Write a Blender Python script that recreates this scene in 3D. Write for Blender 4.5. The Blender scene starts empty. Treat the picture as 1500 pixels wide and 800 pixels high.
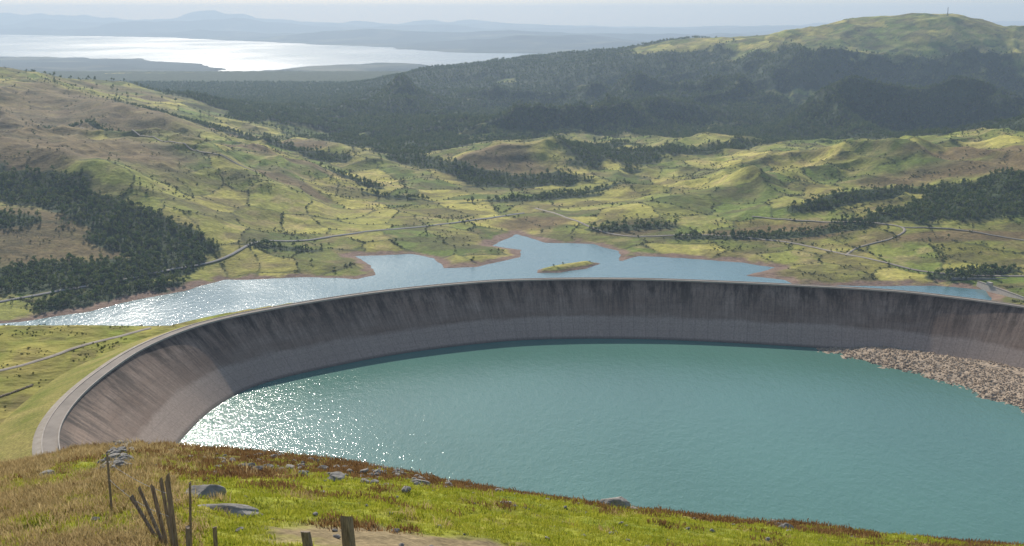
import bpy, math, numpy as np
from mathutils import Vector
rng = np.random.default_rng(7)
scene = bpy.context.scene
scene.view_settings.view_transform = 'Standard'
scene.view_settings.look = 'None'
scene.view_settings.exposure = 0
CAMZ = 190.0
LAKE_Z = -300.0
SEA_Z = -510.0
SUN_EL = math.radians(30.5)
SUN_AZ = math.radians(-16)   # from +Y towards +X

# ------------------------------------------------------------------ noise
def _hash(ix, iy, seed):
    h = (ix.astype(np.int64) * 374761393 + iy.astype(np.int64) * 668265263 + seed * 1442695041) & 0xFFFFFFFF
    h = ((h ^ (h >> 13)) * 1274126177) & 0xFFFFFFFF
    h = h ^ (h >> 16)
    return (h & 0xFFFFFF) / float(0xFFFFFF)
def vnoise(x, y, seed=0):
    x = np.asarray(x, float); y = np.asarray(y, float)
    ix = np.floor(x); iy = np.floor(y)
    fx = x - ix; fy = y - iy
    fx = fx*fx*fx*(fx*(fx*6-15)+10); fy = fy*fy*fy*(fy*(fy*6-15)+10)
    a = _hash(ix, iy, seed); b = _hash(ix+1, iy, seed)
    c = _hash(ix, iy+1, seed); d = _hash(ix+1, iy+1, seed)
    return (a*(1-fx)+b*fx)*(1-fy) + (c*(1-fx)+d*fx)*fy
def fbm(x, y, oct=5, seed=0, gain=0.5):
    s = 0; a = 1; n = 0; ca, sa = math.cos(0.6), math.sin(0.6)
    for i in range(oct):
        s = s + a*(vnoise(x, y, seed+i*17)*2-1); n += a
        x, y = (x*ca-y*sa)*2.03+3.1, (x*sa+y*ca)*2.03-1.7
        a *= gain
    return s/n
def ridged(x, y, oct=5, seed=0):
    s = 0; a = 1; n = 0; ca, sa = math.cos(0.7), math.sin(0.7)
    for i in range(oct):
        v = 1-np.abs(vnoise(x, y, seed+i*17)*2-1)
        s = s + a*v*v; n += a
        x, y = (x*ca-y*sa)*2.07+5.1, (x*sa+y*ca)*2.07-2.7
        a *= 0.45
    return s/n
def sstep(a, b, v):
    t = np.clip((v-a)/(b-a), 0, 1)
    return t*t*(3-2*t)
def sdpoly(px, py, poly):
    d2 = np.full(px.shape, 1e18); inside = np.zeros(px.shape, bool)
    n = len(poly)
    for i in range(n):
        ax, ay = poly[i]; bx, by = poly[(i+1) % n]
        ex, ey = bx-ax, by-ay
        wx, wy = px-ax, py-ay
        t = np.clip((wx*ex+wy*ey)/(ex*ex+ey*ey+1e-12), 0, 1)
        dx, dy = wx-ex*t, wy-ey*t
        d2 = np.minimum(d2, dx*dx+dy*dy)
        c = ((ay <= py) != (by <= py))
        if by != ay:
            xi = ax + (py-ay)*ex/(by-ay)
            inside ^= (c & (px < xi))
    d = np.sqrt(d2)
    return np.where(inside, -d, d)
def catmull(pts, n, closed=False):
    P = np.array(pts, float); m = len(P); out = []
    segs = m if closed else m-1
    k = max(2, n//segs)
    for i in range(segs):
        if closed:
            p0, p1, p2, p3 = P[(i-1) % m], P[i], P[(i+1) % m], P[(i+2) % m]
        else:
            p0, p1, p2, p3 = P[max(i-1, 0)], P[i], P[i+1], P[min(i+2, m-1)]
        for j in range(k):
            t = j/k
            out.append(0.5*((2*p1)+(-p0+p2)*t+(2*p0-5*p1+4*p2-p3)*t*t+(-p0+3*p1-3*p2+p3)*t**3))
    if not closed: out.append(P[-1])
    return np.array(out)

# ------------------------------------------------------------------ survey data (world metres)
RING_CTRL = [(-132,360),(-162,392),(-179,425),(-187,462),(-188,505),(-182,552),(-164,594),(-131,628),(-80,664),(-21,690),(22,698),(65,699),
 (107,695),(169,683),(227,668),(263,649),(293,627),(330,590),(365,535),(380,465),(360,390),(290,320),(180,280),(60,270),(-60,295)]
RING = catmull(RING_CTRL, 25*24, True)
RING_LO = catmull(RING_CTRL, 25*4, True)
LAKE = [(-900,1770),(-837,1797),(-809,1809),(-724,1885),(-667,1958),(-590,2035),(-548,2118),(-396,2140),(-300,2128),(-268,2160),(-286,2250),(-330,2341),
 (-217,2361),(-157,2320),(-140,2215),(-69,2225),(20,2330),(22,2405),(-45,2450),(8,2600),(76,2490),(181,2466),(227,2390),(225,2293),
 (265,2341),(356,2320),(475,2273),(527,2227),(450,2154),(521,2118),(536,2073),(647,2062),(792,2073),(865,2035),(854,1973),
 (800,1850),(400,1700),(0,1650),(-400,1600),(-900,1600)]
ISLAND = [(48,2178),(95,2182),(150,2218),(182,2268),(150,2282),(95,2252),(52,2208)]
# x, y, z control heights
CTRL = [(-1960,4500,-12),(-1720,4500,-62),(-1400,3900,-118),(-1450,3200,-137),(-1140,2500,-205),(-1230,2800,-105),(-962,2650,-166),(-754,2480,-222),
 (-586,2270,-278),(-1100,2400,-210),(-960,2080,-278),(-835,2280,-252),(-775,2100,-282),(-600,3300,-240),(-265,2900,-284),(-90,2950,-292),
 (-655,2700,-243),(-960,3200,-185),(-1200,4500,-188),(-980,4500,-245),(-600,4000,-258),(-315,3500,-275),(-90,3050,-290),(-500,2500,-282),
 (-300,2560,-292),(-110,4000,-232),(-22,3700,-225),(100,3350,-290),(-22,3200,-292),(500,3300,-258),(265,2900,-280),(920,3400,-210),
 (1440,3400,-170),(1560,3400,-148),(1030,2600,-228),(830,2450,-254),(1000,2250,-278),(680,2450,-282),(1330,2900,-190),(400,2600,-288),(1300,2250,-262),
 (2790,7500,218),(2230,7500,140),(3350,7500,110),(3090,7500,180),(1860,7000,-20),(1110,7500,5),(930,7500,-8),(530,7500,-80),(0,8000,-112),
 (-520,8000,-175),(-900,8000,-238),(-1280,8000,-295),(-1800,7500,-335),(2130,6000,-175),(1300,5500,-242),(1990,4800,-187),(1570,4800,-242),
 (900,4300,-276),(1010,6800,-104),(860,5800,-231),(350,6000,-245),(600,6800,-184),(-210,7000,-236),(-550,6200,-260),(-1030,5800,-275),
 (-440,4900,-268),(260,4400,-260),(145,4800,-242),(2150,6600,-114),(2610,6800,-65),(2980,7100,48),(580,4250,-237),
 (0,10500,-480),(-2000,10500,-500),(2500,10500,-380),(-4500,10500,-500),(5000,9500,-200),(-4500,7000,-290),(-3000,5000,-10),(-2500,3500,-60),
 (-2000,2200,-150),(-1500,1700,-260),(0,2100,-300),(400,1700,-300),(-400,1800,-300),(1600,1900,-240),(2400,2600,-150),(3000,4500,-100),(4500,6500,0),
 (-2600,6500,-330),(-2300,8200,-440)]
C = np.array(CTRL, float); Ck = C[:, :2]/1000.0
def _phi(dx, dy): return np.sqrt(dx*dx+dy*dy+0.05)
A = _phi(Ck[:, None, 0]-Ck[None, :, 0], Ck[:, None, 1]-Ck[None, :, 1])
N = len(C)
M = np.zeros((N+3, N+3)); M[:N, :N] = A+np.eye(N)*(-0.004)
M[:N, N] = 1; M[:N, N+1:] = Ck; M[N, :N] = 1; M[N+1:, :N] = Ck.T
W = np.linalg.solve(M, np.concatenate([C[:, 2], np.zeros(3)]))
def rbf(x, y):
    xk, yk = x/1000.0, y/1000.0
    s = W[N]+W[N+1]*xk+W[N+2]*yk
    for i in range(N):
        s = s + W[i]*_phi(xk-Ck[i, 0], yk-Ck[i, 1])
    return s
def ell(x, y, cx, cy, rx, ry, ang=0):
    c, s = math.cos(math.radians(ang)), math.sin(math.radians(ang))
    dx, dy = x-cx, y-cy
    u = (dx*c+dy*s)/rx; v = (-dx*s+dy*c)/ry
    return np.sqrt(u*u+v*v)
def H(x, y):
    x = np.asarray(x, float); y = np.asarray(y, float)
    z = rbf(x, y)
    z = z - 16*np.exp(-ell(x, y, 250, 4000, 500, 300)**2) + 34*np.exp(-ell(x, y, -30, 3600, 170, 210)**2)
    for (cx, cy, rx, ry, a, hh) in [(-820,3050,420,75,-48,38),(-1050,3650,520,90,-42,38),(-520,3650,330,70,-55,32),(720,3050,420,80,35,30),(1150,3250,380,70,48,34),
                                    (900,2760,260,55,20,24),(1150,4700,600,140,55,90),(1750,5400,800,150,62,115),(450,5400,700,150,72,80),(-350,5500,700,170,-65,75),(2350,5900,700,140,60,90),(-950,2620,330,70,-35,32)]:
        z = z + hh*np.exp(-ell(x, y, cx, cy, rx, ry, a)**2)
    mid = sstep(2250, 2900, y)
    hi = sstep(3600, 5200, y)*(1-0.75*sstep(-700, -1200, x)*sstep(3500, 4000, y))
    up = np.clip((z+295)/90, 0, 1)
    crest = 1-0.8*sstep(6500, 7300, y)
    wx_ = x+fbm(x/700, y/700, 3, 61)*260; wy_ = y+fbm(x/700, y/700, 3, 62)*260
    z = z + (ridged(wx_/950, wy_/1400, 5, 3)-0.55)*(270*hi*(0.3+up)*crest)
    z = z + (ridged(wx_/400, wy_/600, 4, 7)-0.5)*(mid*(22+58*up)*(1-0.3*hi))*(1-0.65*sstep(6500, 7300, y))*(1-.6*sstep(-900,-1300,x)*sstep(3800,4200,y))
    z = z + fbm(x/330, y/330, 4, 9)*(5+10*up)*mid + fbm(x/120, y/120, 4, 15)*5.5*mid
    z = z + fbm(x/55, y/55, 3, 19)*1.6
    flo = -294+fbm(x/90, y/90, 3, 23)*2.5
    z = np.where(z < flo+8, flo+8*np.exp(np.clip((z-flo-8)/14, -6, 0)), z)
    d = sdpoly(x, y, LAKE) + fbm(x/70, y/70, 4, 31)*11
    di = sdpoly(x, y, ISLAND) + fbm(x/40, y/40, 3, 37)*5
    lift = (z+300)*sstep(0, 170, d) + 0.10*np.clip(d, 0, 45)
    zl = np.where(d > 0, LAKE_Z+lift, LAKE_Z+np.maximum(d*0.12, -14))
    zl = np.where(di < 0, LAKE_Z+np.minimum(-di*0.35, 7), zl)
    zl = np.where((di >= 0) & (di < 40) & (d < 0), np.maximum(zl, LAKE_Z-0.2*di), zl)
    near = np.full(x.shape, 18.0)
    m = y < 1800
    if m.any():
        xr, yr = x[m], y[m]
        r = sdpoly(xr, yr, [tuple(p) for p in RING_LO])
        fall = np.maximum(0, np.minimum(r-45, yr-628))
        zn = 18 + fbm(xr/60, yr/60, 4, 44)*1.6 - fall*0.36
        zn = np.where(r < 6, np.minimum(zn, 18-(6-r)*1.2), zn)
        zn = np.maximum(zn, -306)
        near[m] = zn
    w = sstep(1350, 1680, y)
    return near*(1-w)+zl*w

# ------------------------------------------------------------------ mesh helpers
def link(ob, parent=None):
    scene.collection.objects.link(ob)
    if parent is not None: ob.parent = parent
    return ob
def grid_obj(name, X, Y, Z, mat, col=None, uv=None, parent=None, closed=False, flip=False):
    r, c = X.shape
    me = bpy.data.meshes.new(name)
    co = np.stack([X, Y, Z], -1).reshape(-1, 3).astype(np.float32)
    me.vertices.add(len(co)); me.vertices.foreach_set("co", co.ravel())
    idx = np.arange(r*c).reshape(r, c)
    if closed: idx = np.concatenate([idx, idx[:, :1]], 1)
    a, b, cc, d = idx[:-1, :-1], idx[:-1, 1:], idx[1:, 1:], idx[1:, :-1]
    q = np.stack([a, b, cc, d] if not flip else [a, d, cc, b], -1).reshape(-1, 4)
    me.loops.add(q.size); me.polygons.add(len(q))
    me.loops.foreach_set("vertex_index", q.ravel().astype(np.int32))
    me.polygons.foreach_set("loop_start", (np.arange(len(q))*4).astype(np.int32))
    me.update(calc_edges=True)
    me.polygons.foreach_set("use_smooth", np.ones(len(q), bool))
    if col is not None:
        ca = me.color_attributes.new(name="Col", type='FLOAT_COLOR', domain='POINT')
        rgba = np.ones((r*c, 4), np.float32); rgba[:, :3] = col.reshape(-1, 3)
        ca.data.foreach_set("color", rgba.ravel())
    if uv is not None:
        for nm, arr in uv.items():
            at = me.attributes.new(nm, 'FLOAT', 'POINT')
            at.data.foreach_set("value", arr.ravel().astype(np.float32))
    me.validate()
    me.materials.append(mat)
    return link(bpy.data.objects.new(name, me), parent)
def tri_obj(name, verts, faces, mat, smooth=False, parent=None, linkit=True):
    me = bpy.data.meshes.new(name)
    me.from_pydata([tuple(map(float, v)) for v in verts], [], faces)
    me.update()
    if smooth:
        for p in me.polygons: p.use_smooth = True
    me.materials.append(mat)
    ob = bpy.data.objects.new(name, me)
    if linkit: link(ob, parent)
    return ob

# ------------------------------------------------------------------ materials
def newmat(name, rough=0.9, spec=0.2):
    m = bpy.data.materials.new(name); m.use_nodes = True
    nt = m.node_tree; b = nt.nodes["Principled BSDF"]
    b.inputs["Roughness"].default_value = rough
    b.inputs["Specular IOR Level"].default_value = spec
    return m, nt, b
def nd(nt, t, **kw):
    n = nt.nodes.new(t)
    for k, v in kw.items(): setattr(n, k, v)
    return n
def noise(nt, scale, detail=4, rough=0.55, vec=None):
    n = nd(nt, "ShaderNodeTexNoise"); n.inputs["Scale"].default_value = scale
    n.inputs["Detail"].default_value = detail; n.inputs["Roughness"].default_value = rough
    if vec is not None: nt.links.new(vec, n.inputs["Vector"])
    return n.outputs["Fac"]
def maprange(nt, src, a, b, c, d):
    n = nd(nt, "ShaderNodeMapRange"); nt.links.new(src, n.inputs[0])
    for i, v in enumerate((a, b, c, d)): n.inputs[i+1].default_value = v
    return n.outputs[0]
def mul(nt, a, b, op='MULTIPLY'):
    n = nd(nt, "ShaderNodeMath", operation=op)
    for i, s in enumerate((a, b)):
        if isinstance(s, (int, float)): n.inputs[i].default_value = s
        else: nt.links.new(s, n.inputs[i])
    return n.outputs[0]
def mixc(nt, f, a, b, blend='MIX'):
    n = nd(nt, "ShaderNodeMix", data_type='RGBA', blend_type=blend)
    for i, s in ((0, f), (6, a), (7, b)):
        if isinstance(s, (int, float)): n.inputs[i].default_value = s
        elif isinstance(s, tuple): n.inputs[i].default_value = (*s, 1)
        else: nt.links.new(s, n.inputs[i])
    return n.outputs[2]
def scalec(nt, col, f):
    n = nd(nt, "ShaderNodeVectorMath", operation='SCALE')
    nt.links.new(col, n.inputs[0])
    if isinstance(f, (int, float)): n.inputs["Scale"].default_value = f
    else: nt.links.new(f, n.inputs["Scale"])
    return n.outputs[0]
def bump(nt, b, h, strength, dist):
    n = nd(nt, "ShaderNodeBump"); n.inputs["Strength"].default_value = strength; n.inputs["Distance"].default_value = dist
    nt.links.new(h, n.inputs["Height"]); nt.links.new(n.outputs[0], b.inputs["Normal"])
def objco(nt, sc=None):
    t = nd(nt, "ShaderNodeTexCoord"); v = t.outputs["Object"]
    if sc:
        m = nd(nt, "ShaderNodeMapping"); m.inputs["Scale"].default_value = sc; nt.links.new(v, m.inputs[0]); v = m.outputs[0]
    return v
def ground_mat(name, s1, s2, bd, amp=0.35):
    m, nt, b = newmat(name, 0.95, 0.1)
    a = nd(nt, "ShaderNodeAttribute", attribute_name="Col")
    v = objco(nt)
    n1 = noise(nt, s1, 5, 0.65, v); n2 = noise(nt, s2, 4, 0.6, v)
    f = mul(nt, maprange(nt, n1, 0.3, 0.7, 1-amp, 1+amp), maprange(nt, n2, 0.3, 0.7, 1-amp*.8, 1+amp*.8))
    nt.links.new(scalec(nt, a.outputs["Color"], f), b.inputs["Base Color"])
    bump(nt, b, mul(nt, n1, n2, 'ADD'), 0.7, bd)
    return m
M_valley = ground_mat("hill_ground", 0.02, 0.11, 4.0, 0.34)
M_far = ground_mat("far_ground", 0.0012, 0.006, 20)
M_fg = ground_mat("moor_grass", 0.8, 6.0, 0.06, 0.4)

def water_mat(name, col, rough, scales, bd, strength=0.5, col2=None, spec=0.5):
    m, nt, b = newmat(name, rough, spec)
    b.inputs["IOR"].default_value = 1.33
    v = objco(nt, (1, 0.55, 1))
    n1 = noise(nt, scales[0], 3, 0.6, v); n2 = noise(nt, scales[1], 3, 0.6, v)
    n3 = noise(nt, scales[2], 4, 0.55, v)
    c = mixc(nt, maprange(nt, n3, 0.35, 0.65, 0, 1), col, col2 or tuple(k*1.12 for k in col))
    nt.links.new(c, b.inputs["Base Color"])
    nt.links.new(maprange(nt, n3, 0.35, 0.65, rough*0.75, rough*1.3), b.inputs["Roughness"])
    bump(nt, b, mul(nt, n1, mul(nt, n2, 0.5), 'ADD'), strength, bd)
    return m
M_res = water_mat("reservoir_water", (0.105, 0.225, 0.178), 0.085, (0.28, 1.0, 0.012), 0.42, 0.7)
M_lake = water_mat("lake_water", (0.10, 0.2, 0.21), 0.16, (0.09, 0.35, 0.006), 1.2, 0.7)
M_sea = water_mat("sea_water", (0.08, 0.11, 0.13), 0.24, (0.01, 0.04, 0.0004), 3.0, 0.45)

def leaf_mat(name, c1, c2, trans=0.35):
    m, nt, b = newmat(name, 0.8, 0.15)
    oi = nd(nt, "ShaderNodeObjectInfo")
    c = mixc(nt, oi.outputs["Random"], c1, c2)
    nt.links.new(c, b.inputs["Base Color"])
    tr = nd(nt, "ShaderNodeBsdfTranslucent"); nt.links.new(c, tr.inputs[0])
    mx = nd(nt, "ShaderNodeMixShader"); mx.inputs[0].default_value = trans
    nt.links.new(b.outputs[0], mx.inputs[1]); nt.links.new(tr.outputs[0], mx.inputs[2])
    nt.links.new(mx.outputs[0], nt.nodes["Material Output"].inputs["Surface"])
    return m
M_leaf = leaf_mat("tree_foliage", (0.06, 0.11, 0.03), (0.16, 0.19, 0.055), 0.45)
M_bush = leaf_mat("bush_foliage", (0.05, 0.08, 0.025), (0.13, 0.13, 0.045), 0.4)
M_tgreen = leaf_mat("grass_blades_green", (0.22, 0.26, 0.02), (0.42, 0.4, 0.055), 0.5)
M_tstraw = leaf_mat("grass_blades_dry", (0.28, 0.2, 0.08), (0.54, 0.41, 0.2), 0.5)
M_theath = leaf_mat("heather_twigs", (0.14, 0.075, 0.033), (0.3, 0.18, 0.075), 0.4)
def simple_mat(name, c1, c2, sc, rough=0.9, bd=0.02, vecscale=None):
    m, nt, b = newmat(name, rough, 0.2)
    v = objco(nt, vecscale); n = noise(nt, sc, 6, 0.65, v)
    nt.links.new(mixc(nt, maprange(nt, n, 0.3, 0.7, 0, 1), c1, c2), b.inputs["Base Color"])
    bump(nt, b, n, 0.6, bd)
    return m
M_bark = simple_mat("bark", (0.08, 0.06, 0.045), (0.16, 0.12, 0.09), 1.5)
M_wood = simple_mat("weathered_wood", (0.12, 0.085, 0.06), (0.48, 0.37, 0.27), 14, 0.9, 0.03, (3, 3, 0.3))
M_rock = simple_mat("limestone", (0.2, 0.18, 0.15), (0.46, 0.42, 0.36), 2.5, 0.95, 0.08)
M_rubble = simple_mat("rubble_stone", (0.32, 0.24, 0.16), (0.6, 0.47, 0.34), 0.6, 0.95, 0.3)
M_track = simple_mat("gravel_track", (0.32, 0.26, 0.2), (0.48, 0.41, 0.32), 0.2)
M_asph = simple_mat("road_asphalt", (0.2, 0.19, 0.18), (0.3, 0.29, 0.27), 0.15)
M_road = simple_mat("pale_worn_road", (0.27, 0.25, 0.22), (0.38, 0.35, 0.31), 0.15)
M_conc = simple_mat("plain_concrete", (0.4, 0.34, 0.28), (0.55, 0.48, 0.4), 0.3)
M_crest = simple_mat("crest_road_surface", (0.26, 0.22, 0.18), (0.38, 0.32, 0.26), 0.12)
M_steel = simple_mat("mast_steel", (0.25, 0.25, 0.26), (0.35, 0.35, 0.36), 1)

m, nt, b = newmat("dam_concrete_face", 0.85, 0.2); M_face = m
au = nd(nt, "ShaderNodeAttribute", attribute_name="arc").outputs["Fac"]
av = nd(nt, "ShaderNodeAttribute", attribute_name="down").outputs["Fac"]
def comb(nt, x, y):
    n = nd(nt, "ShaderNodeCombineXYZ"); nt.links.new(x, n.inputs[0]); nt.links.new(y, n.inputs[1]); return n.outputs[0]
streak = noise(nt, 1.0, 6, 0.75, comb(nt, mul(nt, au, 0.5), mul(nt, av, 0.04)))
streak2 = noise(nt, 1.0, 6, 0.75, comb(nt, mul(nt, au, 0.11), mul(nt, av, 0.025)))
blotch = noise(nt, 1.0, 6, 0.65, comb(nt, mul(nt, au, 0.03), mul(nt, av, 0.08)))
fine = noise(nt, 1.0, 5, 0.75, comb(nt, mul(nt, au, 0.9), mul(nt, av, 0.7)))
base = mixc(nt, maprange(nt, blotch, 0.3, 0.7, 0, 1), (0.33, 0.22, 0.155), (0.48, 0.35, 0.26))
base = mixc(nt, maprange(nt, streak, 0.4, 0.64, 0, 0.6), base, (0.15, 0.11, 0.082))
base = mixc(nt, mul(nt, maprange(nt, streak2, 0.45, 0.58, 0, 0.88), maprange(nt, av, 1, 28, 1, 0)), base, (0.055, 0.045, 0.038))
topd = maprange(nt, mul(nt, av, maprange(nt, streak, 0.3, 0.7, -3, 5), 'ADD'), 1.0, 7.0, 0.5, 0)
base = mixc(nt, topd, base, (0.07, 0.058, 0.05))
edge = mul(nt, av, maprange(nt, blotch, 0.3, 0.7, -1.5, 1.5), 'ADD')
band = maprange(nt, edge, 27.0, 30, 0, 1)
base = mixc(nt, mul(nt, band, 0.68), base, mixc(nt, fine, (0.46, 0.34, 0.26), (0.6, 0.47, 0.37)))
wet = maprange(nt, av, 43.2, 45.2, 0, 1)
base = mixc(nt, mul(nt, wet, 0.75), base, (0.11, 0.1, 0.08))
fr = nd(nt, "ShaderNodeMath", operation='FRACT'); nt.links.new(mul(nt, au, 1/8.0), fr.inputs[0])
j1 = maprange(nt, fr.outputs[0], 0.0, 0.05, 1, 0)
base = mixc(nt, mul(nt, j1, 0.45), base, (0.1, 0.08, 0.065))
fr2 = nd(nt, "ShaderNodeMath", operation='FRACT'); nt.links.new(mul(nt, av, 1/5.5), fr2.inputs[0])
j2 = maprange(nt, fr2.outputs[0], 0.0, 0.07, 1, 0)
base = mixc(nt, mul(nt, j2, 0.25), base, (0.1, 0.08, 0.065))
f = maprange(nt, fine, 0.3, 0.7, 0.8, 1.2)
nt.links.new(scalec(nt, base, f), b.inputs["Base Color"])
bump(nt, b, fine, 0.4, 0.15)

# ------------------------------------------------------------------ ground cover
def forest_mask(x, y, z):
    wob = fbm(x/260, y/260, 5, 71)*0.6 + fbm(x/60, y/60, 3, 77)*0.3
    def blob(cx, cy, rx, ry, a=0, k=1.0):
        return sstep(1.12, 0.88, ell(x, y, cx, cy, rx, ry, a)+wob*k)
    f = np.zeros(x.shape)
    for bl in [(-900,2420,400,70,-28),(-1180,2580,260,90,-20),(-1150,2330,220,60,0),(-800,2060,230,60,30),(-690,1985,130,40,45),(-960,2000,150,60,40),(-700,2230,140,40,-20),(-500,2330,120,25,10),
               (-1107,4050,420,50,-25),(-1300,3500,220,40,-20),(-640,3600,170,45,-35),(-450,3200,150,26,-50),(-820,3700,180,35,-30),(-300,3000,120,18,-20),
               (-745,5000,800,480,-10),(-370,4150,330,330,-30),(-190,3560,150,330,30),(240,3750,330,330,0),(60,3300,200,90,10),(60,3020,200,45,20),(250,3150,150,30,20),
               (1060,2580,330,110,18),(1250,2680,250,130,0),(800,2680,140,35,20),(500,3750,300,110,20),(1200,4000,420,130,0),(1550,3850,300,160,10),(880,2120,90,25,10),(620,2470,230,22,0),(280,2580,80,25,0)]:
        f = np.maximum(f, blob(*bl))
    f = np.maximum(f, sstep(4450, 4700, y+wob*350)*(1-sstep(-800, -1100, x)*sstep(5400, 4900, y)))
    f = np.maximum(f, sstep(4050, 4300, y+wob*300)*sstep(750, 950, x))
    clear = np.zeros(x.shape)
    for bl in [(-22,3640,210,270,25),(590,4250,330,190,0),(180,4950,190,110,0),(3000,7300,1500,900,0),(1100,7600,420,200,0),(450,3900,90,60,0),
               (2600,6950,700,280,-15),(1550,6100,200,80,0),(2450,5700,220,90,0),(-700,4500,160,60,-20),(1900,4700,200,60,0)]:
        clear = np.maximum(clear, sstep(1.1, 0.9, ell(x, y, *bl)+wob*0.6))
    hill = sstep(20, 60, z+wob*60)*sstep(5500, 6300, y)
    gaps = sstep(0.44, 0.54, fbm(x/420, y/420, 5, 95))*(y > 4300)
    f = f*(1-clear)*(1-hill)*(1-gaps)
    f = np.maximum(f, sstep(0.18, 0.3, fbm(x/150, y/90, 4, 91))*0.5*sstep(3800, 4200, y)*(1-0.8*sstep(-900, -1200, x)))*(1-hill*0.93)*(1-clear*0.8)
    return np.clip(f, 0, 1)
def fields(x, y):
    u = (x*0.9+y*0.35)/105.0; v = (y*0.9-x*0.35)/150.0
    u = u + fbm(x/200, y/200, 3, 5)*0.5; v = v+fbm(x/200, y/200, 3, 6)*0.5
    iu, iv = np.floor(u), np.floor(v)
    d1 = np.full(x.shape, 9.); d2 = np.full(x.shape, 9.); cid = np.zeros(x.shape)
    for a in (-1, 0, 1):
        for b_ in (-1, 0, 1):
            cu, cv = iu+a, iv+b_
            px = cu+0.1+0.8*_hash(cu, cv, 11); py = cv+0.1+0.8*_hash(cu, cv, 12)
            d = np.hypot(u-px, v-py); h = _hash(cu, cv, 13)
            nw = d < d1
            d2 = np.where(nw, d1, np.minimum(d2, d)); cid = np.where(nw, h, cid); d1 = np.where(nw, d, d1)
    return cid, (d2-d1)*50
def lerp(a, b, t): return a*(1-t[..., None])+b*t[..., None]
def moor_mask(x, y, z):
    wob = fbm(x/300, y/220, 5, 55)*0.7
    mk = np.zeros(x.shape)
    for bl in [(-1550,3700,600,900,20),(-1150,3450,330,200,-20),(-1250,2900,400,300,0),(-950,2300,300,170,0),(-900,3850,350,110,-25),(1330,2900,400,170,0),
               (620,2490,260,55,0),(280,2560,110,80,0),(60,2680,120,70,0),(-80,3450,170,150,0),(1250,3100,200,90,0),(-600,2960,220,60,-30),(-750,3350,300,80,-35),(1000,2350,250,40,0)]:
        mk = np.maximum(mk, sstep(1.15, 0.7, ell(x, y, *bl)+wob))
    return mk
def cover(x, y, z):
    G1 = np.array([0.16, 0.205, 0.035]); G2 = np.array([0.44, 0.385, 0.085]); T = np.array([0.43, 0.31, 0.14])
    BR = np.array([0.18, 0.11, 0.06]); DK = np.array([0.05, 0.07, 0.027]); MUD = np.array([0.26, 0.17, 0.12])
    cid, bd = fields(x, y)
    n1 = fbm(x/180, y/180, 5, 101)*0.5+0.5; n2 = fbm(x/40, y/40, 4, 103)*0.5+0.5
    c = lerp(G1[None]*np.ones(x.shape+(1,)), G2, np.clip(cid*1.3+n1*1.2-0.8, 0, 1))
    c = lerp(c, T, np.clip((n2-0.5)*2.6, 0, 0.6)*np.clip(n1*1.5, 0, 1))
    c = c*(0.72+0.52*((cid*7.13) % 1))[..., None]
    mo = moor_mask(x, y, z)
    brn = lerp(BR[None]*np.ones(x.shape+(1,)), np.array([0.25, 0.19, 0.07]), np.clip(n2*2.2-0.8, 0, 1))
    c = lerp(c, brn, mo*np.clip(0.6+n2*0.6, 0, 1))
    c = lerp(c, DK, 0.7*sstep(3.2, 1.0, bd)*(1-mo))
    hp = np.clip((fbm(x/110, y/60, 5, 123)-0.12)*5, 0, 1)
    c = lerp(c, np.array([0.12, 0.10, 0.04]), hp*0.6)
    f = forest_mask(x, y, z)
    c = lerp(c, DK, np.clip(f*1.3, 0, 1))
    sh = sstep(4.0, 1.4, (z-LAKE_Z)+fbm(x/30, y/30, 3, 131)*3)*(y > 1500)
    c = lerp(c, MUD, sh)
    c = lerp(c, np.array([0.2, 0.17, 0.12]), sstep(-301, -303, z))
    return c, f

ys = np.concatenate([np.geomspace(330, 1650, 130)[:-1], np.geomspace(1650, 10400, 820)])
ts = np.linspace(-0.8, 0.8, 860)
YY, TT = np.meshgrid(ys, ts, indexing='ij')
XX = TT*(YY+120)
ZZ = np.empty_like(XX)
for i in range(0, XX.shape[0], 60): ZZ[i:i+60] = H(XX[i:i+60], YY[i:i+60])
col, fm = cover(XX, YY, ZZ)
nearg = sstep(1500, 1200, YY)
npat = np.clip(fbm(XX/25, YY/25, 5, 201)*0.9+0.5, 0, 1)
ng = lerp(np.array([0.18, 0.21, 0.025])[None]*np.ones(XX.shape+(1,)), np.array([0.4, 0.33, 0.08]), npat)
scrub = np.clip((fbm(XX/14, YY/9, 4, 207)-.1)*4, 0, 1)
ng = lerp(ng, np.array([0.15, 0.11, 0.045]), scrub*.6)
col = lerp(col, ng, nearg)
ZZc = ZZ + fm*(fbm(XX/22, YY/22, 2, 300)*5+3)*sstep(4200, 5500, YY)
grid_obj("valley_terrain", XX, YY, ZZc, M_valley, col)

BAY = [(-60,49.5),(-21.6,48),(-12,40.7),(-6.8,32.9),(-3.5,28.3),(-1.44,23.5),(1.0,22.8),(2.2,19),(.75,17.9),(-.5,16.9),(-1.1,16.2),(-1.7,14.8),(-2.3,12.9),(-2.6,11.6),
 (-3.6,11.3),(-4.0,12.3),(-3.5,13.4),(-4.1,16.2),(-6.3,19.5),(-8,20.2),(-11,21.5),(-60,23)]
SPIT = [(-3.4,14.9),(-3.0,16.2),(-2.0,17.6),(-1.1,17.0),(-1,16.0),(-1.6,15.0),(-2.3,14.3)]
SPIT2 = [(-3.8,13.3),(-3.4,13.0),(-2.6,12.8),(-2.6,12.6),(-3.4,12.6)]
ys = np.geomspace(9900, 78000, 460); ts = np.linspace(-0.95, 0.95, 760)
YY, TT = np.meshgrid(ys, ts, indexing='ij'); XX = TT*YY
bay = [(a*1000, b_*1000) for a, b_ in BAY]
d = sdpoly(XX, YY, bay) + fbm(XX/1500, YY/1500, 5, 400)*450
ds = sdpoly(XX, YY, [(a*1000, b_*1000) for a, b_ in SPIT]) + fbm(XX/500, YY/600, 4, 401)*260
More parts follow.
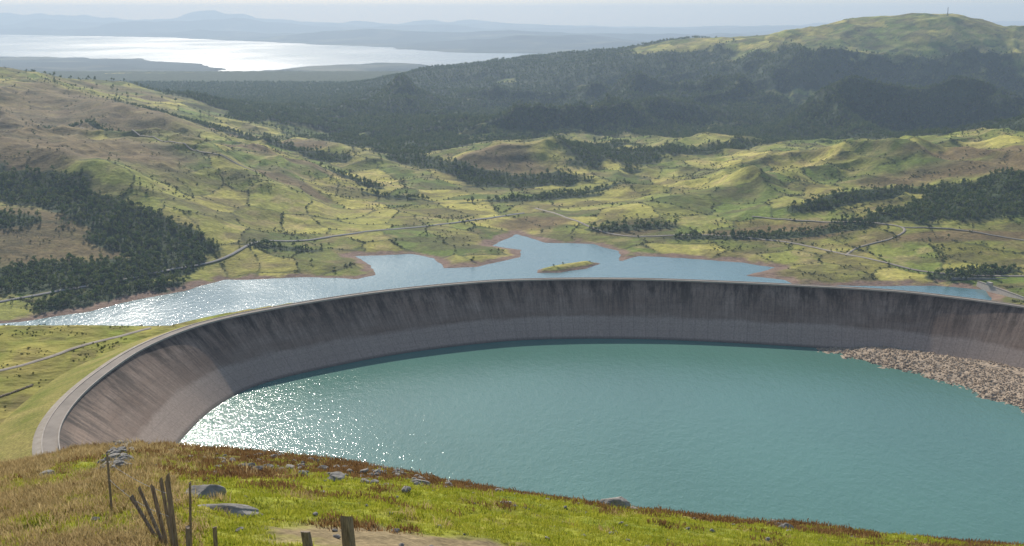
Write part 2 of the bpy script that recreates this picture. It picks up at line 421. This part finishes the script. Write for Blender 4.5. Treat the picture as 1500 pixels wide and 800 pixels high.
d2_ = sdpoly(XX, YY, [(a*1000, b_*1000) for a, b_ in SPIT2]) + fbm(XX/500, YY/500, 4, 404)*120
left = sstep(0.05, -0.3, XX/YY)
flat = SEA_Z + 10 + np.clip(d, 0, 3000)*0.006 + 45*np.clip(fbm(XX/700, YY/900, 4, 420), 0, 1)
hills = 60*(fbm(XX/2500, YY/2500, 4, 411)*.5+.5)*sstep(17000, 24000, YY)
for i, (yc, wd_, am, la) in enumerate([(24000,1500,150,0),(28500,1800,230,0),(34500,2200,320,0),(42000,2500,420,0),(51500,2300,360,330),(58000,2500,480,400),(67000,3000,620,430)]):
    yc2 = yc + fbm(XX/9000, XX*0+i, 3, 470+i)*wd_*1.3
    prof = np.clip(0.42+1.0*fbm(XX/(4600+500*i), XX*0+i*3.1, 5, 440+i, 0.45)+0.12*fbm(XX/900, YY/1500, 3, 460+i), 0.08, 1.3)
    hills = np.maximum(hills, (am+la*left)*prof*np.exp(-((YY-yc2)/wd_)**2))
hills = hills*sstep(0, 2500, d)
z = np.where(d > 0, flat+hills, SEA_Z-8)
isl = np.minimum(ds, d2_)
z = np.where((isl < 0) & (d < 0), SEA_Z+np.minimum(-isl*0.15, 35), z)
rg = fbm(XX/1200, YY/1200, 5, 430)*0.5+0.5
col = lerp(np.array([0.035, 0.05, 0.028])[None]*np.ones(XX.shape+(1,)), np.array([0.22, 0.2, 0.11]), np.clip(rg*3-1.6, 0, 1))
grid_obj("coastal_hills", XX, YY, z, M_far, col)

def plane(name, pts, z, mat):
    return tri_obj(name, [(x, y, z) for x, y in pts], [list(range(len(pts)))], mat)
plane("sea_bay_water", [(-90000, 9950), (90000, 9950), (90000, 79000), (-90000, 79000)], SEA_Z, M_sea)
plane("lower_lake_water", [(-1000, 1500), (1000, 1500), (1000, 2680), (-1000, 2680)], LAKE_Z, M_lake)

# ------------------------------------------------------------------ upper reservoir dam
d = np.roll(RING, -1, 0)-np.roll(RING, 1, 0)
T_ = d/np.linalg.norm(d, axis=1)[:, None]
cen = RING.mean(0)
Nn = np.stack([T_[:, 1], -T_[:, 0]], 1)
if ((cen-RING)*Nn).sum() < 0: Nn = -Nn
for _ in range(12):
    Nn = (np.roll(Nn, 1, 0)+Nn+np.roll(Nn, -1, 0)); Nn /= np.linalg.norm(Nn, axis=1)[:, None]
arc = np.concatenate([[0], np.cumsum(np.linalg.norm(np.diff(RING, axis=0), axis=1))])
dam = link(bpy.data.objects.new("reservoir_dam", None))
HC = 28.0
def ring_strip(name, prof, mat, col=None):
    o = np.array([p[0] for p in prof]); zz = np.array([p[1] for p in prof])
    X = RING[None, :, 0]+Nn[None, :, 0]*o[:, None]; Y = RING[None, :, 1]+Nn[None, :, 1]*o[:, None]
    Z = np.repeat(zz[:, None], len(RING), 1)
    dn = np.concatenate([[0], np.cumsum(np.hypot(np.diff(o), np.diff(zz)))])
    uv = {"arc": np.repeat(arc[None], len(o), 0), "down": np.repeat(dn[:, None], len(RING), 1)}
    c = None
    if col is not None:
        pt = np.clip(fbm(X/12, Y/12, 5, 77)*.9+.5, 0, 1)
        c = lerp(np.array(col[0])[None]*np.ones(X.shape+(1,)), np.array(col[1]), pt)
    return grid_obj(name, X, Y, Z, mat, c, uv, dam, closed=True)
SL = 36/28.0
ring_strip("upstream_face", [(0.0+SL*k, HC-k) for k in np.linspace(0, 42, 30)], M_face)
ob = ring_strip("parapet_wall", [(0.0, HC-0.3), (0.0, HC+0.9), (-0.45, HC+0.9), (-0.45, HC-0.3)], M_conc)
for p in ob.data.polygons: p.use_smooth = False
ring_strip("crest_road", [(-0.45, HC), (-6.2, HC+0.05)], M_crest)
ob = ring_strip("outer_kerb", [(-6.2, HC-0.3), (-6.2, HC+0.3), (-6.6, HC+0.3), (-6.6, HC-0.3)], M_conc)
for p in ob.data.polygons: p.use_smooth = False
ring_strip("crest_verge", [(-6.6, HC-0.05), (-8.0, HC-0.1), (-10, HC-0.9)], M_track)
ring_strip("outer_embankment", [(-10, HC-0.9), (-14, HC-2.2), (-19, HC-4.2), (-24, HC-6), (-29, HC-7.8), (-34, HC-9.6), (-46, HC-13), (-60, HC-30)], M_fg, ((0.18, 0.2, 0.025), (0.42, 0.33, 0.1)))
xs = RING[:, 0]+Nn[:, 0]*33; ysr = RING[:, 1]+Nn[:, 1]*33
tri_obj("reservoir_water", [(x, y, 0) for x, y in zip(xs, ysr)], [list(range(len(xs)))], M_res)

BE = [(180,640),(203,612),(222,592),(236,572),(244,553),(254,536),(260,500),(266,465),(345,465),(345,560),(295,630),(235,668)]
gx, gy = np.meshgrid(np.linspace(175, 345, 300), np.linspace(460, 675, 340))
def shore_h(x, y):
    db = -sdpoly(x, y, BE)+fbm(x/9, y/9, 4, 500)*5
    return np.clip(db, -12, 18)*0.14+fbm(x/2.5, y/2.5, 4, 501)*0.8+0.1, db
zb, _d = shore_h(gx, gy)
grid_obj("rubble_shore", gx, gy, zb, M_rubble)

# ------------------------------------------------------------------ foreground hill
TB = [-0.9,-.48,-.43,-.40,-.353,-.288,-.16,-.032,.096,.225,.356,.453,.9]
SB = [.45,.412,.402,.396,.3915,.396,.409,.4315,.451,.4675,.484,.494,.53]
def HF(x, y, fine=True):
    yc = np.maximum(y, 9.0); t = x/yc
    sb = (np.interp(t-0.03, TB, SB)+np.interp(t, TB, SB)*2+np.interp(t+0.03, TB, SB))/4
    z = CAMZ - yc*(sb+0.083*np.log(yc/60)**2)
    k = np.clip(y/60, 0.2, 1)
    z = z + fbm(x/9, y/9, 3, 600)*0.4*k + np.clip(y-80, 0, 100)/100*fbm(x/45, y/45, 4, 610)*5
    if fine: z = z + fbm(x/1.6, y/1.6, 4, 620)*0.19+fbm(x/0.4, y/0.4, 2, 630)*0.05
    return z
def fgzones(x, y):
    t = x/np.maximum(y, 9)
    w = fbm(x/5, y/5, 4, 640)*0.5; w2 = fbm(x/1.5, y/1.5, 3, 641); w3 = fbm(x/3.2, y/3.2, 4, 645)
    straw = sstep(-0.28, -0.36, t+w*0.16+w2*.05)*sstep(75, 50, y)*np.clip(.62+w*1.8+w2*.7, 0.05, 1)
    heath = sstep(41, 50, y-np.clip(t, -0.3, .6)*26 + w*20+w2*4)
    heath = np.maximum(heath, sstep(0.14, 0.3, t+w*0.2)*sstep(0.08, .3, w+w2*.3+.1)*0.8)
    heath = np.maximum(heath, sstep(0.26, 0.46, w3)*0.55)
    heath = heath*np.clip(.8+w2*.8, 0, 1)
    dirt = sstep(1.2, 0.6, ell(x, y, 0.6, 23.0, 5.8, 3.0)+w*1.2+w2*.5)
    return straw, heath, dirt, w, w2
ys = np.concatenate([np.geomspace(4, 16, 40)[:-1], np.geomspace(16, 75, 520)[:-1], np.geomspace(75, 420, 160)])
ts = np.linspace(-0.85, 0.85, 800)
YY, TT = np.meshgrid(ys, ts, indexing='ij'); XX = TT*(YY+2)
ZZ = HF(XX, YY)
st, he, di, w, w2 = fgzones(XX, YY)
one = np.ones(XX.shape+(1,))
col = lerp(np.array([0.19, 0.23, 0.018])[None]*one, np.array([0.4, 0.37, 0.045]), np.clip(w+w2*.5+.5, 0, 1))
col = lerp(col, np.array([0.28, 0.2, 0.08]), np.clip(w2*2-0.5, 0, .7))
col = lerp(col, np.array([0.38, 0.28, 0.12]), st)
col = lerp(col, np.array([0.2, 0.115, 0.052]), np.clip(he, 0, 1)*np.clip(.75+w2*.5, 0, 1))
col = lerp(col, np.array([0.3, 0.21, 0.13]), di*0.85)
col = lerp(col, np.array([0.13, 0.12, 0.04]), sstep(80, 150, YY))
grid_obj("foreground_hill", XX, YY, ZZ, M_fg, col)

# ------------------------------------------------------------------ instancing
def instancer(name, pts, scl, coll, tilt=0.0, parent=None):
    me = bpy.data.meshes.new(name); me.vertices.add(len(pts)); me.vertices.foreach_set("co", np.asarray(pts, np.float32).ravel())
    a = me.attributes.new("scl", 'FLOAT', 'POINT'); a.data.foreach_set("value", np.asarray(scl, np.float32))
    me.update()
    ob = link(bpy.data.objects.new(name, me), parent)
    ng = bpy.data.node_groups.new(name+"_scatter", 'GeometryNodeTree')
    ng.interface.new_socket("Geometry", in_out='INPUT', socket_type='NodeSocketGeometry')
    ng.interface.new_socket("Geometry", in_out='OUTPUT', socket_type='NodeSocketGeometry')
    gi = ng.nodes.new("NodeGroupInput"); go = ng.nodes.new("NodeGroupOutput")
    ip = ng.nodes.new("GeometryNodeInstanceOnPoints"); ci = ng.nodes.new("GeometryNodeCollectionInfo")
    ci.inputs["Collection"].default_value = coll; ci.inputs["Separate Children"].default_value = True; ci.inputs["Reset Children"].default_value = True
    na = ng.nodes.new("GeometryNodeInputNamedAttribute"); na.data_type = 'FLOAT'; na.inputs["Name"].default_value = "scl"
    rv = ng.nodes.new("FunctionNodeRandomValue"); rv.data_type = 'FLOAT_VECTOR'
    rv.inputs[0].default_value = (-tilt, -tilt, 0); rv.inputs[1].default_value = (tilt, tilt, 6.283)
    ip.inputs["Pick Instance"].default_value = True
    L = ng.links
    L.new(gi.outputs[0], ip.inputs["Points"]); L.new(ci.outputs[0], ip.inputs["Instance"])
    L.new(rv.outputs[0], ip.inputs["Rotation"]); L.new(na.outputs[0], ip.inputs["Scale"])
    L.new(ip.outputs[0], go.inputs[0])
    mod = ob.modifiers.new("scatter", 'NODES'); mod.node_group = ng
    return ob
def make_tree(name, h, cw, ctop, nl, r, leafmat, conical=0.0):
    V = []; F = []; MI = []
    def tube(p0, p1, r0, r1, n=5):
        p0 = Vector(p0); p1 = Vector(p1); q = (p1-p0).to_track_quat('Z', 'Y'); s = len(V)
        for p, rr in ((p0, r0), (p1, r1)):
            for i in range(n):
                a = i*2*math.pi/n; V.append(p+q@Vector((math.cos(a)*rr, math.sin(a)*rr, 0)))
        for i in range(n):
            F.append((s+i, s+(i+1) % n, s+n+(i+1) % n, s+n+i)); MI.append(0)
    tube((0, 0, -0.6), (0.1, 0, h*0.45), h*0.03, h*0.018); tube((0.1, 0, h*0.45), (0, 0.1, h*0.85), h*0.018, h*0.005)
    lobes = []
    for i in range(6):
        a = i*1.05+r.random()*0.8; rr = cw*(0.45+0.2*r.random()); zz = h*(0.42+0.35*r.random())
        rr *= 1-conical*(zz/h)
        p = (math.cos(a)*rr, math.sin(a)*rr, zz); tube((0, 0, zz-h*0.15), p, h*0.011, h*0.003, 4); lobes.append((p, cw*(0.42+0.15*r.random())))
    lobes.append(((0, 0, h*ctop), cw*0.5)); lobes.append(((0, 0, h*0.6), cw*0.62*(1-conical*0.4)))
    for k in range(nl):
        p, rad = lobes[r.integers(len(lobes))]
        dv = r.normal(size=3); dv /= np.linalg.norm(dv); dv *= rad*(0.55+0.5*r.random())
        c = Vector(p)+Vector((dv[0], dv[1], dv[2]*0.85))
        if c.z < h*0.1: c.z = h*0.1+r.random()*0.5
        n = Vector(dv)+Vector(r.normal(size=3)*rad*0.35); q = n.to_track_quat('Z', 'Y')
        s = len(V); sz = cw*(0.13+0.12*r.random())
        ra = r.random()*6.28
        for i in range(4):
            a = ra+i*math.pi/2+r.random()*0.6; V.append(c+q@Vector((math.cos(a)*sz, math.sin(a)*sz, (r.random()-.5)*sz*0.6)))
        F.append((s, s+1, s+2)); F.append((s, s+2, s+3)); MI += [1, 1]
    me = bpy.data.meshes.new(name); me.from_pydata([tuple(v) for v in V], [], F); me.update()
    me.materials.append(M_bark); me.materials.append(leafmat)
    me.polygons.foreach_set("material_index", MI)
    return bpy.data.objects.new(name, me)
r = np.random.default_rng(3)
c_tree = bpy.data.collections.new("forest_trees")
for i in range(5): c_tree.objects.link(make_tree("broadleaf_tree", 11+2*i*0.7, 4.2+0.35*i, 0.85, 100, r, M_leaf))
for i in range(2): c_tree.objects.link(make_tree("pine_tree", 14, 3.4, 0.92, 100, r, M_leaf, 0.6))
c_bush = bpy.data.collections.new("hedge_bushes")
for i in range(4): c_bush.objects.link(make_tree("bush", 3.6, 2.6, 0.7, 60, r, M_bush))

def sample(n, y0, y1, t=0.58):
    y = np.exp(rng.uniform(math.log(y0), math.log(y1), n)); x = rng.uniform(-t, t, n)*y
    return x, y
x, y = sample(140000, 1750, 4300); z = H(x, y)
f = forest_mask(x, y, z)
k = (f > rng.random(len(x))*0.9+0.08) & (z > -296) & (rng.random(len(x)) < (y/4300)**1.1*0.9+0.14)
sc = rng.uniform(0.4, 1.1, len(x))
fx, fy, fz, fs = x[k], y[k], z[k], sc[k]
x, y = sample(160000, 4300, 8600); z = H(x, y)
f = forest_mask(x, y, z); k2 = (f > rng.random(len(x))*0.9+0.08)
fx = np.concatenate([fx, x[k2]]); fy = np.concatenate([fy, y[k2]]); fz = np.concatenate([fz, z[k2]+1]); fs = np.concatenate([fs, rng.uniform(0.7, 1.4, k2.sum())])
instancer("forest", np.stack([fx, fy, fz], 1), fs, c_tree)
x, y = sample(420000, 1780, 4600)
cid, bd = fields(x, y)
clump = fbm(x/70, y/70, 4, 700)
prob = np.where((bd < 1.6) & (clump > -0.25), 0.85, 0.0) + 0.004 + 0.2*(fbm(x/160, y/80, 4, 703) > 0.32)
k = rng.random(len(x)) < prob*(y/4600)**0.9
x, y = x[k], y[k]; z = H(x, y); mo = moor_mask(x, y, z)
k = (z > -295.5) & (rng.random(len(x)) < 1-0.4*mo)
x, y, z = x[k], y[k], z[k]
instancer("hedgerow_bushes", np.stack([x, y, z-0.3], 1), rng.uniform(0.3, 1.15, len(x))**1.5, c_bush)
k = rng.random(len(x)) < 0.06
instancer("scattered_trees", np.stack([x[k]+3, y[k], H(x[k]+3, y[k])], 1), rng.uniform(0.35, 0.8, k.sum()), c_tree)

# ------------------------------------------------------------------ roads and tracks
def ribbon(name, pts, wdt, mat, lift=1.0, hf=H, n=160):
    P = catmull(pts, n); d = np.gradient(P, axis=0); d /= np.linalg.norm(d, axis=1)[:, None]
    nn = np.stack([-d[:, 1], d[:, 0]], 1); o = np.array([-0.5, -0.2, 0.2, 0.5])*wdt
    X = P[None, :, 0]+nn[None, :, 0]*o[:, None]; Y = P[None, :, 1]+nn[None, :, 1]*o[:, None]
    Z = hf(X, Y); Z = np.repeat(Z.max(0)[None], 4, 0)+lift; Z[0] -= 0.8*lift; Z[-1] -= 0.8*lift
    return grid_obj(name, X, Y, Z, mat, flip=True)
ribbon("lakeside_road", [(-950,1860),(-879,1898),(-750,2030),(-656,2130),(-576,2230),(-533,2350),(-448,2430),(-311,2540),(-161,2640),(-63,2720),(30,2790)], 9, M_road, 1.8)
ribbon("farm_track", [(60,2860),(102,2780),(161,2640),(232,2530),(319,2490),(456,2490),(600,2400),(705,2250),(784,2160),(870,2120),(1010,2080)], 7, M_track, 1.6)
ribbon("farm_track", [(560,2620),(603,2600),(738,2520),(842,2420),(800,2360),(720,2330),(680,2270)], 6, M_track, 1.5)
ribbon("farm_track", [(842,2420),(960,2380),(1100,2300),(1250,2290)], 5, M_track, 1.5)
ribbon("hill_track", [(-1500,3500),(-1250,3380),(-1000,3150),(-830,3000),(-650,2900)], 5, M_track, 1.2)
ribbon("perimeter_path", [(-330,480),(-285,520),(-252,548),(-228,590),(-205,622)], 3.2, M_track, 0.5)

def box(name, a, b_, w, z0, z1, mat, parent, batter=0.0):
    a = Vector((*a, 0)); b_ = Vector((*b_, 0)); d = (b_-a).normalized(); n = Vector((-d.y, d.x, 0))
    V = []
    for z, ww in ((z0, w+batter), (z1, w)):
        for p, s in ((a, -1), (b_, -1), (b_, 1), (a, 1)):
            q = p+n*s*ww/2; V.append((q.x, q.y, z))
    return tri_obj(name, V, [(3, 2, 1, 0), (4, 5, 6, 7), (0, 1, 5, 4), (1, 2, 6, 5), (2, 3, 7, 6), (3, 0, 4, 7)], mat, parent=parent)
ld = link(bpy.data.objects.new("lower_dam", None))
box("dam_wall", (868, 2060), (905, 1900), 5, -320, -289, M_conc, ld, 22)
box("crest_parapet", (865.2, 2060), (902.2, 1900), 0.6, -289, -287.8, M_conc, ld)
box("gate_house", (872, 2030), (875, 2020), 6, -289, -283, M_conc, ld)
box("side_wall", (830, 2095), (985, 2085), 2.5, -305, -290, M_asph, ld, 3)

mast = link(bpy.data.objects.new("summit_mast", None))
mz = float(H(np.array([2800.]), np.array([7500.]))[0])
def cone(name, p0, p1, r0, r1, mat, parent, n=8):
    p0 = Vector(p0); p1 = Vector(p1); q = (p1-p0).to_track_quat('Z', 'Y'); V = []
    for p, rr in ((p0, r0), (p1, r1)):
        for i in range(n):
            a = i*2*math.pi/n; V.append(p+q@Vector((math.cos(a)*rr, math.sin(a)*rr, 0)))
    F = [(i, (i+1) % n, n+(i+1) % n, n+i) for i in range(n)]+[tuple(range(n, 2*n)), tuple(reversed(range(n)))]
    return tri_obj(name, V, F, mat, parent=parent)
cone("pole", (2800, 7500, mz-2), (2800, 7500, mz+54), 2.4, 1.3, M_bark, mast)
for i in range(4):
    a = i*math.pi/2+.4; cone("leg", (2800+9*math.cos(a), 7500+9*math.sin(a), mz-2), (2800, 7500, mz+22), 0.7, 0.5, M_bark, mast)
for hh in (28, 40, 46): cone("crossbar", (2797, 7500, mz+hh), (2803, 7500, mz+hh), 0.6, 0.6, M_bark, mast)

# ------------------------------------------------------------------ foreground objects
def rock(name, sx, sy, sz, r, mat, sub=3):
    import bmesh
    bm = bmesh.new(); bmesh.ops.create_icosphere(bm, subdivisions=sub, radius=1)
    off = r.random()*100
    planes = [(Vector(r.normal(size=3)).normalized(), 0.55+0.35*r.random()) for _ in range(9)]
    for v in bm.verts:
        p = v.co.copy()
        for n, dd in planes:
            e = p.dot(n)-dd
            if e > 0: p -= n*e
        nz = float(fbm(np.array([p.x*2+off+p.z]), np.array([p.y*2-off+p.z*1.3]), 3, 5)[0])
        p *= 1+0.14*nz
        v.co = Vector((p.x*sx, p.y*sy, p.z*sz))
    me = bpy.data.meshes.new(name); bm.to_mesh(me); bm.free(); me.materials.append(mat)
    return bpy.data.objects.new(name, me)
c_st = bpy.data.collections.new("stones")
for i in range(6): c_st.objects.link(rock("stone", 1, 0.75, 0.5, r, M_rock, 2))
c_rb = bpy.data.collections.new("boulders")
for i in range(6): c_rb.objects.link(rock("boulder", 1, 0.8, 0.65, r, M_rubble, 2))
def hz(x, y): return float(HF(np.array([float(x)]), np.array([float(y)]))[0])
for (x, y, sx, sy, sz, rz) in [(-8.06, 27.9, .58, .38, .26, .4), (-6.9, 25.9, .85, .36, .15, .05), (4.7, 49, .85, .5, .36, .2), (-6.3, 38, .42, .3, .24, 1), (-3.8, 44, .5, .3, .24, 0), (13, 50, .4, .3, .24, 0)]:
    o = rock("flat_rock", sx, sy, sz, r, M_rock, 4); o.location = (x, y, hz(x, y)+sz*0.35); o.rotation_euler = (0.1, 0.08, rz); link(o)
px = []; ps = []
for _ in range(280):
    y = math.exp(rng.uniform(math.log(22), math.log(62))); t = rng.uniform(-.45, .5)
    px.append((t*y, y)); ps.append(rng.uniform(.04, .14))
for _ in range(110):
    t = rng.normal(-0.19, 0.07); y = rng.uniform(36, 60); px.append((t*y, y)); ps.append(rng.uniform(.08, .3))
for _ in range(60):
    t = rng.uniform(-.34, .3); y = rng.uniform(44, 60); px.append((t*y, y)); ps.append(rng.uniform(.1, .3))
px = np.array(px); z = HF(px[:, 0], px[:, 1])
instancer("scattered_stones", np.stack([px[:, 0], px[:, 1], z+np.array(ps)*.3], 1), ps, c_st, 0.3)
wx = []; wsz = []
for k in range(130):
    f_ = rng.random(); x = -13.0+(-20.6+13.0)*f_+rng.normal()*0.3; y = 34.5+(57-34.5)*f_; wx.append((x, y)); wsz.append(rng.uniform(.12, .28))
wx = np.array(wx); z = HF(wx[:, 0], wx[:, 1])+rng.uniform(0.0, .2, len(wx))
instancer("dry_stone_wall", np.stack([wx[:, 0], wx[:, 1], z], 1), wsz, c_st, 0.4)
bx = rng.uniform(175, 300, 26000); by = rng.uniform(490, 670, 26000)
zb, db = shore_h(bx, by)
k = (db > -1.5) & (db < 38)
bx, by, zb = bx[k], by[k], zb[k]
instancer("shore_boulders", np.stack([bx, by, zb], 1), rng.uniform(0.2, 0.95, len(bx))**1.8, c_rb, 0.5)
P = catmull([(-262,430),(-252,462),(-238,500),(-230,520)], 300); z = H(P[:, 0], P[:, 1])
instancer("perimeter_stone_wall", np.stack([P[:, 0], P[:, 1]+rng.normal(size=len(P))*.3, z+.4], 1), rng.uniform(.4, .8, len(P)), c_rb, .4)
x = rng.uniform(-330, -190, 2600); y = rng.uniform(430, 640, 2600)
rr_ = sdpoly(x, y, [tuple(p) for p in RING_LO]); k = (rr_ > 38) & (fbm(x/16, y/12, 4, 811) > 0.2)
instancer("plateau_scrub", np.stack([x[k], y[k], H(x[k], y[k])-0.2], 1), rng.uniform(.1, .3, k.sum()), c_bush)

def post(name, x, y, h, r0, lean=(0, 0), pointed=False, sink=0.3):
    # split-timber stake: squarish uneven section, straight grain, broken slanting top
    V = []; F = []; n = 6 if pointed else 8; L = 6
    ir = [1+0.22*rng.normal() for _ in range(n)]; fl = 0.62 if pointed else 0.95; ro = rng.random()*3
    sx_, sy_ = rng.normal()*0.6, rng.normal()*0.6
    for k in range(L+1):
        f_ = k/L; zz = -sink+(h+sink)*f_; rr = r0*(1.05-0.12*f_)
        cx = lean[0]*max(zz, 0); cy = lean[1]*max(zz, 0)
        for i in range(n):
            a = i*2*math.pi/n; q = rr*ir[i]
            u, v = math.cos(a)*q, math.sin(a)*q*fl
            u, v = u*math.cos(ro)-v*math.sin(ro), u*math.sin(ro)+v*math.cos(ro)
            jag = (u*sx_+v*sy_)*(2.2 if pointed else 0.4)+(rng.random()-.5)*0.05*(1 if pointed else .3) if k == L else 0
            V.append((cx+u, cy+v, zz+jag))
    for k in range(L):
        for i in range(n): F.append((k*n+i, k*n+(i+1) % n, (k+1)*n+(i+1) % n, (k+1)*n+i))
    V.append((lean[0]*h, lean[1]*h, h-0.01)); c = len(V)-1
    for i in range(n): F.append((L*n+i, L*n+(i+1) % n, c))
    o = tri_obj(name, V, F, M_wood); o.location = (x, y, hz(x, y)); return o
post("fence_post", -9.5, 25.1, 1.45, 0.04, (0.0, 0))
post("fence_post", -6.2, 19.4, 1.5, 0.075, (-0.05, 0), True)
post("fence_post", -6.42, 19.9, 1.42, 0.06, (-0.12, 0.05), True)
post("fence_post", -6.0, 19.6, 1.4, 0.028, (0.05, 0))
post("fence_post", -6.75, 20.4, 1.15, 0.05, (-0.38, 0.1), True)
post("fence_post", -7.05, 21.0, .95, 0.035, (-0.55, 0.1), True)
post("fence_post", -6.6, 20.1, 1.25, 0.042, (-0.2, 0.1), True)
post("fence_post", -5.85, 19.0, .62, 0.055, (0.02, 0))
post("fence_post", -3.1, 20, .95, 0.11, (-0.05, 0))
post("fence_post", -3.76, 19.5, .62, 0.10, (-0.12, 0))
post("fence_post", -5.5, 19.5, .58, 0.045, (0, 0))
def wire(name, a, b_, ha, hb, sag):
    pts = []
    for i in range(17):
        f_ = i/16; x = a[0]*(1-f_)+b_[0]*f_; y = a[1]*(1-f_)+b_[1]*f_
        za = hz(*a)+ha; zb_ = hz(*b_)+hb; pts.append((x, y, za*(1-f_)+zb_*f_-sag*4*f_*(1-f_)))
    cu = bpy.data.curves.new(name, 'CURVE'); cu.dimensions = '3D'; cu.bevel_depth = 0.004
    sp = cu.splines.new('POLY'); sp.points.add(16)
    for p, q in zip(sp.points, pts): p.co = (*q, 1)
    cu.materials.append(M_steel)
    return link(bpy.data.objects.new(name, cu))
wire("fence_wire", (-9.5, 25.1), (-6.3, 19.4), 1.25, 1.2, .08)
wire("fence_wire", (-9.5, 25.1), (-6.3, 19.4), .8, .75, .12)

def tuft(name, h, n, spread, mat, bw=0.006):
    V = []; F = []
    for k in range(n):
        a = r.random()*6.28; ro = spread*math.sqrt(r.random()); bx, by = math.cos(a)*ro, math.sin(a)*ro
        hh = h*(0.6+0.6*r.random()); la = r.random()*6.28; ln = hh*(0.2+0.5*r.random()); wa = r.random()*6.28
        wx_, wy_ = math.cos(wa)*bw, math.sin(wa)*bw; s = len(V)
        mx, my = bx+math.cos(la)*ln*.3, by+math.sin(la)*ln*.3; tx, ty = bx+math.cos(la)*ln, by+math.sin(la)*ln
        V += [(bx-wx_, by-wy_, -.02), (bx+wx_, by+wy_, -.02), (mx+wx_*.8, my+wy_*.8, hh*.6), (mx-wx_*.8, my-wy_*.8, hh*.6), (tx, ty, hh)]
        F += [(s, s+1, s+2, s+3), (s+3, s+2, s+4)]
    me = bpy.data.meshes.new(name); me.from_pydata(V, [], F); me.update(); me.materials.append(mat)
    return bpy.data.objects.new(name, me)
cg = bpy.data.collections.new("green_tufts"); cs = bpy.data.collections.new("straw_tufts"); ch = bpy.data.collections.new("heath_tufts")
for i in range(4):
    cg.objects.link(tuft("green_tuft", .06, 16, .16, M_tgreen, .007)); cs.objects.link(tuft("straw_tuft", .16, 24, .18, M_tstraw, .007)); ch.objects.link(tuft("heath_tuft", .085, 18, .2, M_theath, .011))
y = np.exp(rng.uniform(math.log(16), math.log(68), 120000)); x = rng.uniform(-.55, .55, len(y))*y
z = HF(x, y); st, he, di, w, w2 = fgzones(x, y); u = rng.random(len(y))
ks = (u < st*0.5) | ((w2 > .45) & (u < .05) & (y < 42)); kh = ~ks & (rng.random(len(y)) < he*.45*(1-st)); kg = ~ks & ~kh & (di < .3) & (he < .5) & (rng.random(len(y)) < .4)
for nm, k, c_ in (("dry_grass", ks, cs), ("heather", kh, ch), ("green_grass", kg, cg)):
    instancer(nm, np.stack([x[k], y[k], z[k]], 1), rng.uniform(.4, 1.5, k.sum())*(.8+y[k]/90), c_, .2)

# ------------------------------------------------------------------ haze, sky, sun, camera
hm = bpy.data.materials.new("haze_air"); hm.use_nodes = True; nt = hm.node_tree; nt.nodes.clear()
vs = nt.nodes.new("ShaderNodeVolumeScatter"); vs.inputs["Color"].default_value = (0.62, 0.79, 1.0, 1); vs.inputs["Density"].default_value = 4.0e-5; vs.inputs["Anisotropy"].default_value = 0.2
va = nt.nodes.new("ShaderNodeVolumeAbsorption"); va.inputs["Color"].default_value = (0.25, 0.62, 1.0, 1); va.inputs["Density"].default_value = 1.3e-5
ad = nt.nodes.new("ShaderNodeAddShader"); nt.links.new(vs.outputs[0], ad.inputs[0]); nt.links.new(va.outputs[0], ad.inputs[1])
mo_ = nt.nodes.new("ShaderNodeOutputMaterial"); nt.links.new(ad.outputs[0], mo_.inputs["Volume"])
X0, X1, Y0, Y1, Z0, Z1 = -95000, 95000, -3000, 90000, -700, 1000
V = [(X0, Y0, Z0), (X1, Y0, Z0), (X1, Y1, Z0), (X0, Y1, Z0), (X0, Y0, Z1), (X1, Y0, Z1), (X1, Y1, Z1), (X0, Y1, Z1)]
tri_obj("atmospheric_haze", V, [(3, 2, 1, 0), (4, 5, 6, 7), (0, 1, 5, 4), (1, 2, 6, 5), (2, 3, 7, 6), (3, 0, 4, 7)], hm)

wd = bpy.data.worlds.new("World"); scene.world = wd; wd.use_nodes = True; nt = wd.node_tree
bg = nt.nodes["Background"]; sky = nt.nodes.new("ShaderNodeTexSky"); sky.sky_type = 'NISHITA'; sky.sun_disc = False
sky.sun_elevation = SUN_EL; sky.sun_rotation = SUN_AZ % (2*math.pi); sky.altitude = 900; sky.dust_density = 1.0
nt.links.new(sky.outputs[0], bg.inputs[0]); bg.inputs[1].default_value = 0.125
S = Vector((math.sin(SUN_AZ)*math.cos(SUN_EL), math.cos(SUN_AZ)*math.cos(SUN_EL), math.sin(SUN_EL)))
sl = bpy.data.lights.new("sun", 'SUN'); sl.energy = 5.0; sl.angle = math.radians(0.5); sl.color = (1, 0.95, 0.87)
so = link(bpy.data.objects.new("sun", sl)); so.rotation_euler = (-S).to_track_quat('-Z', 'Y').to_euler(); so.location = (0, 0, 900)
cam = bpy.data.cameras.new("camera"); cam.lens = 40.0; cam.sensor_width = 36; cam.clip_start = 0.5; cam.clip_end = 200000
co = link(bpy.data.objects.new("camera", cam)); co.location = (0, 0, CAMZ); co.rotation_euler = (math.radians(90-12.68), 0, 0)
scene.camera = co
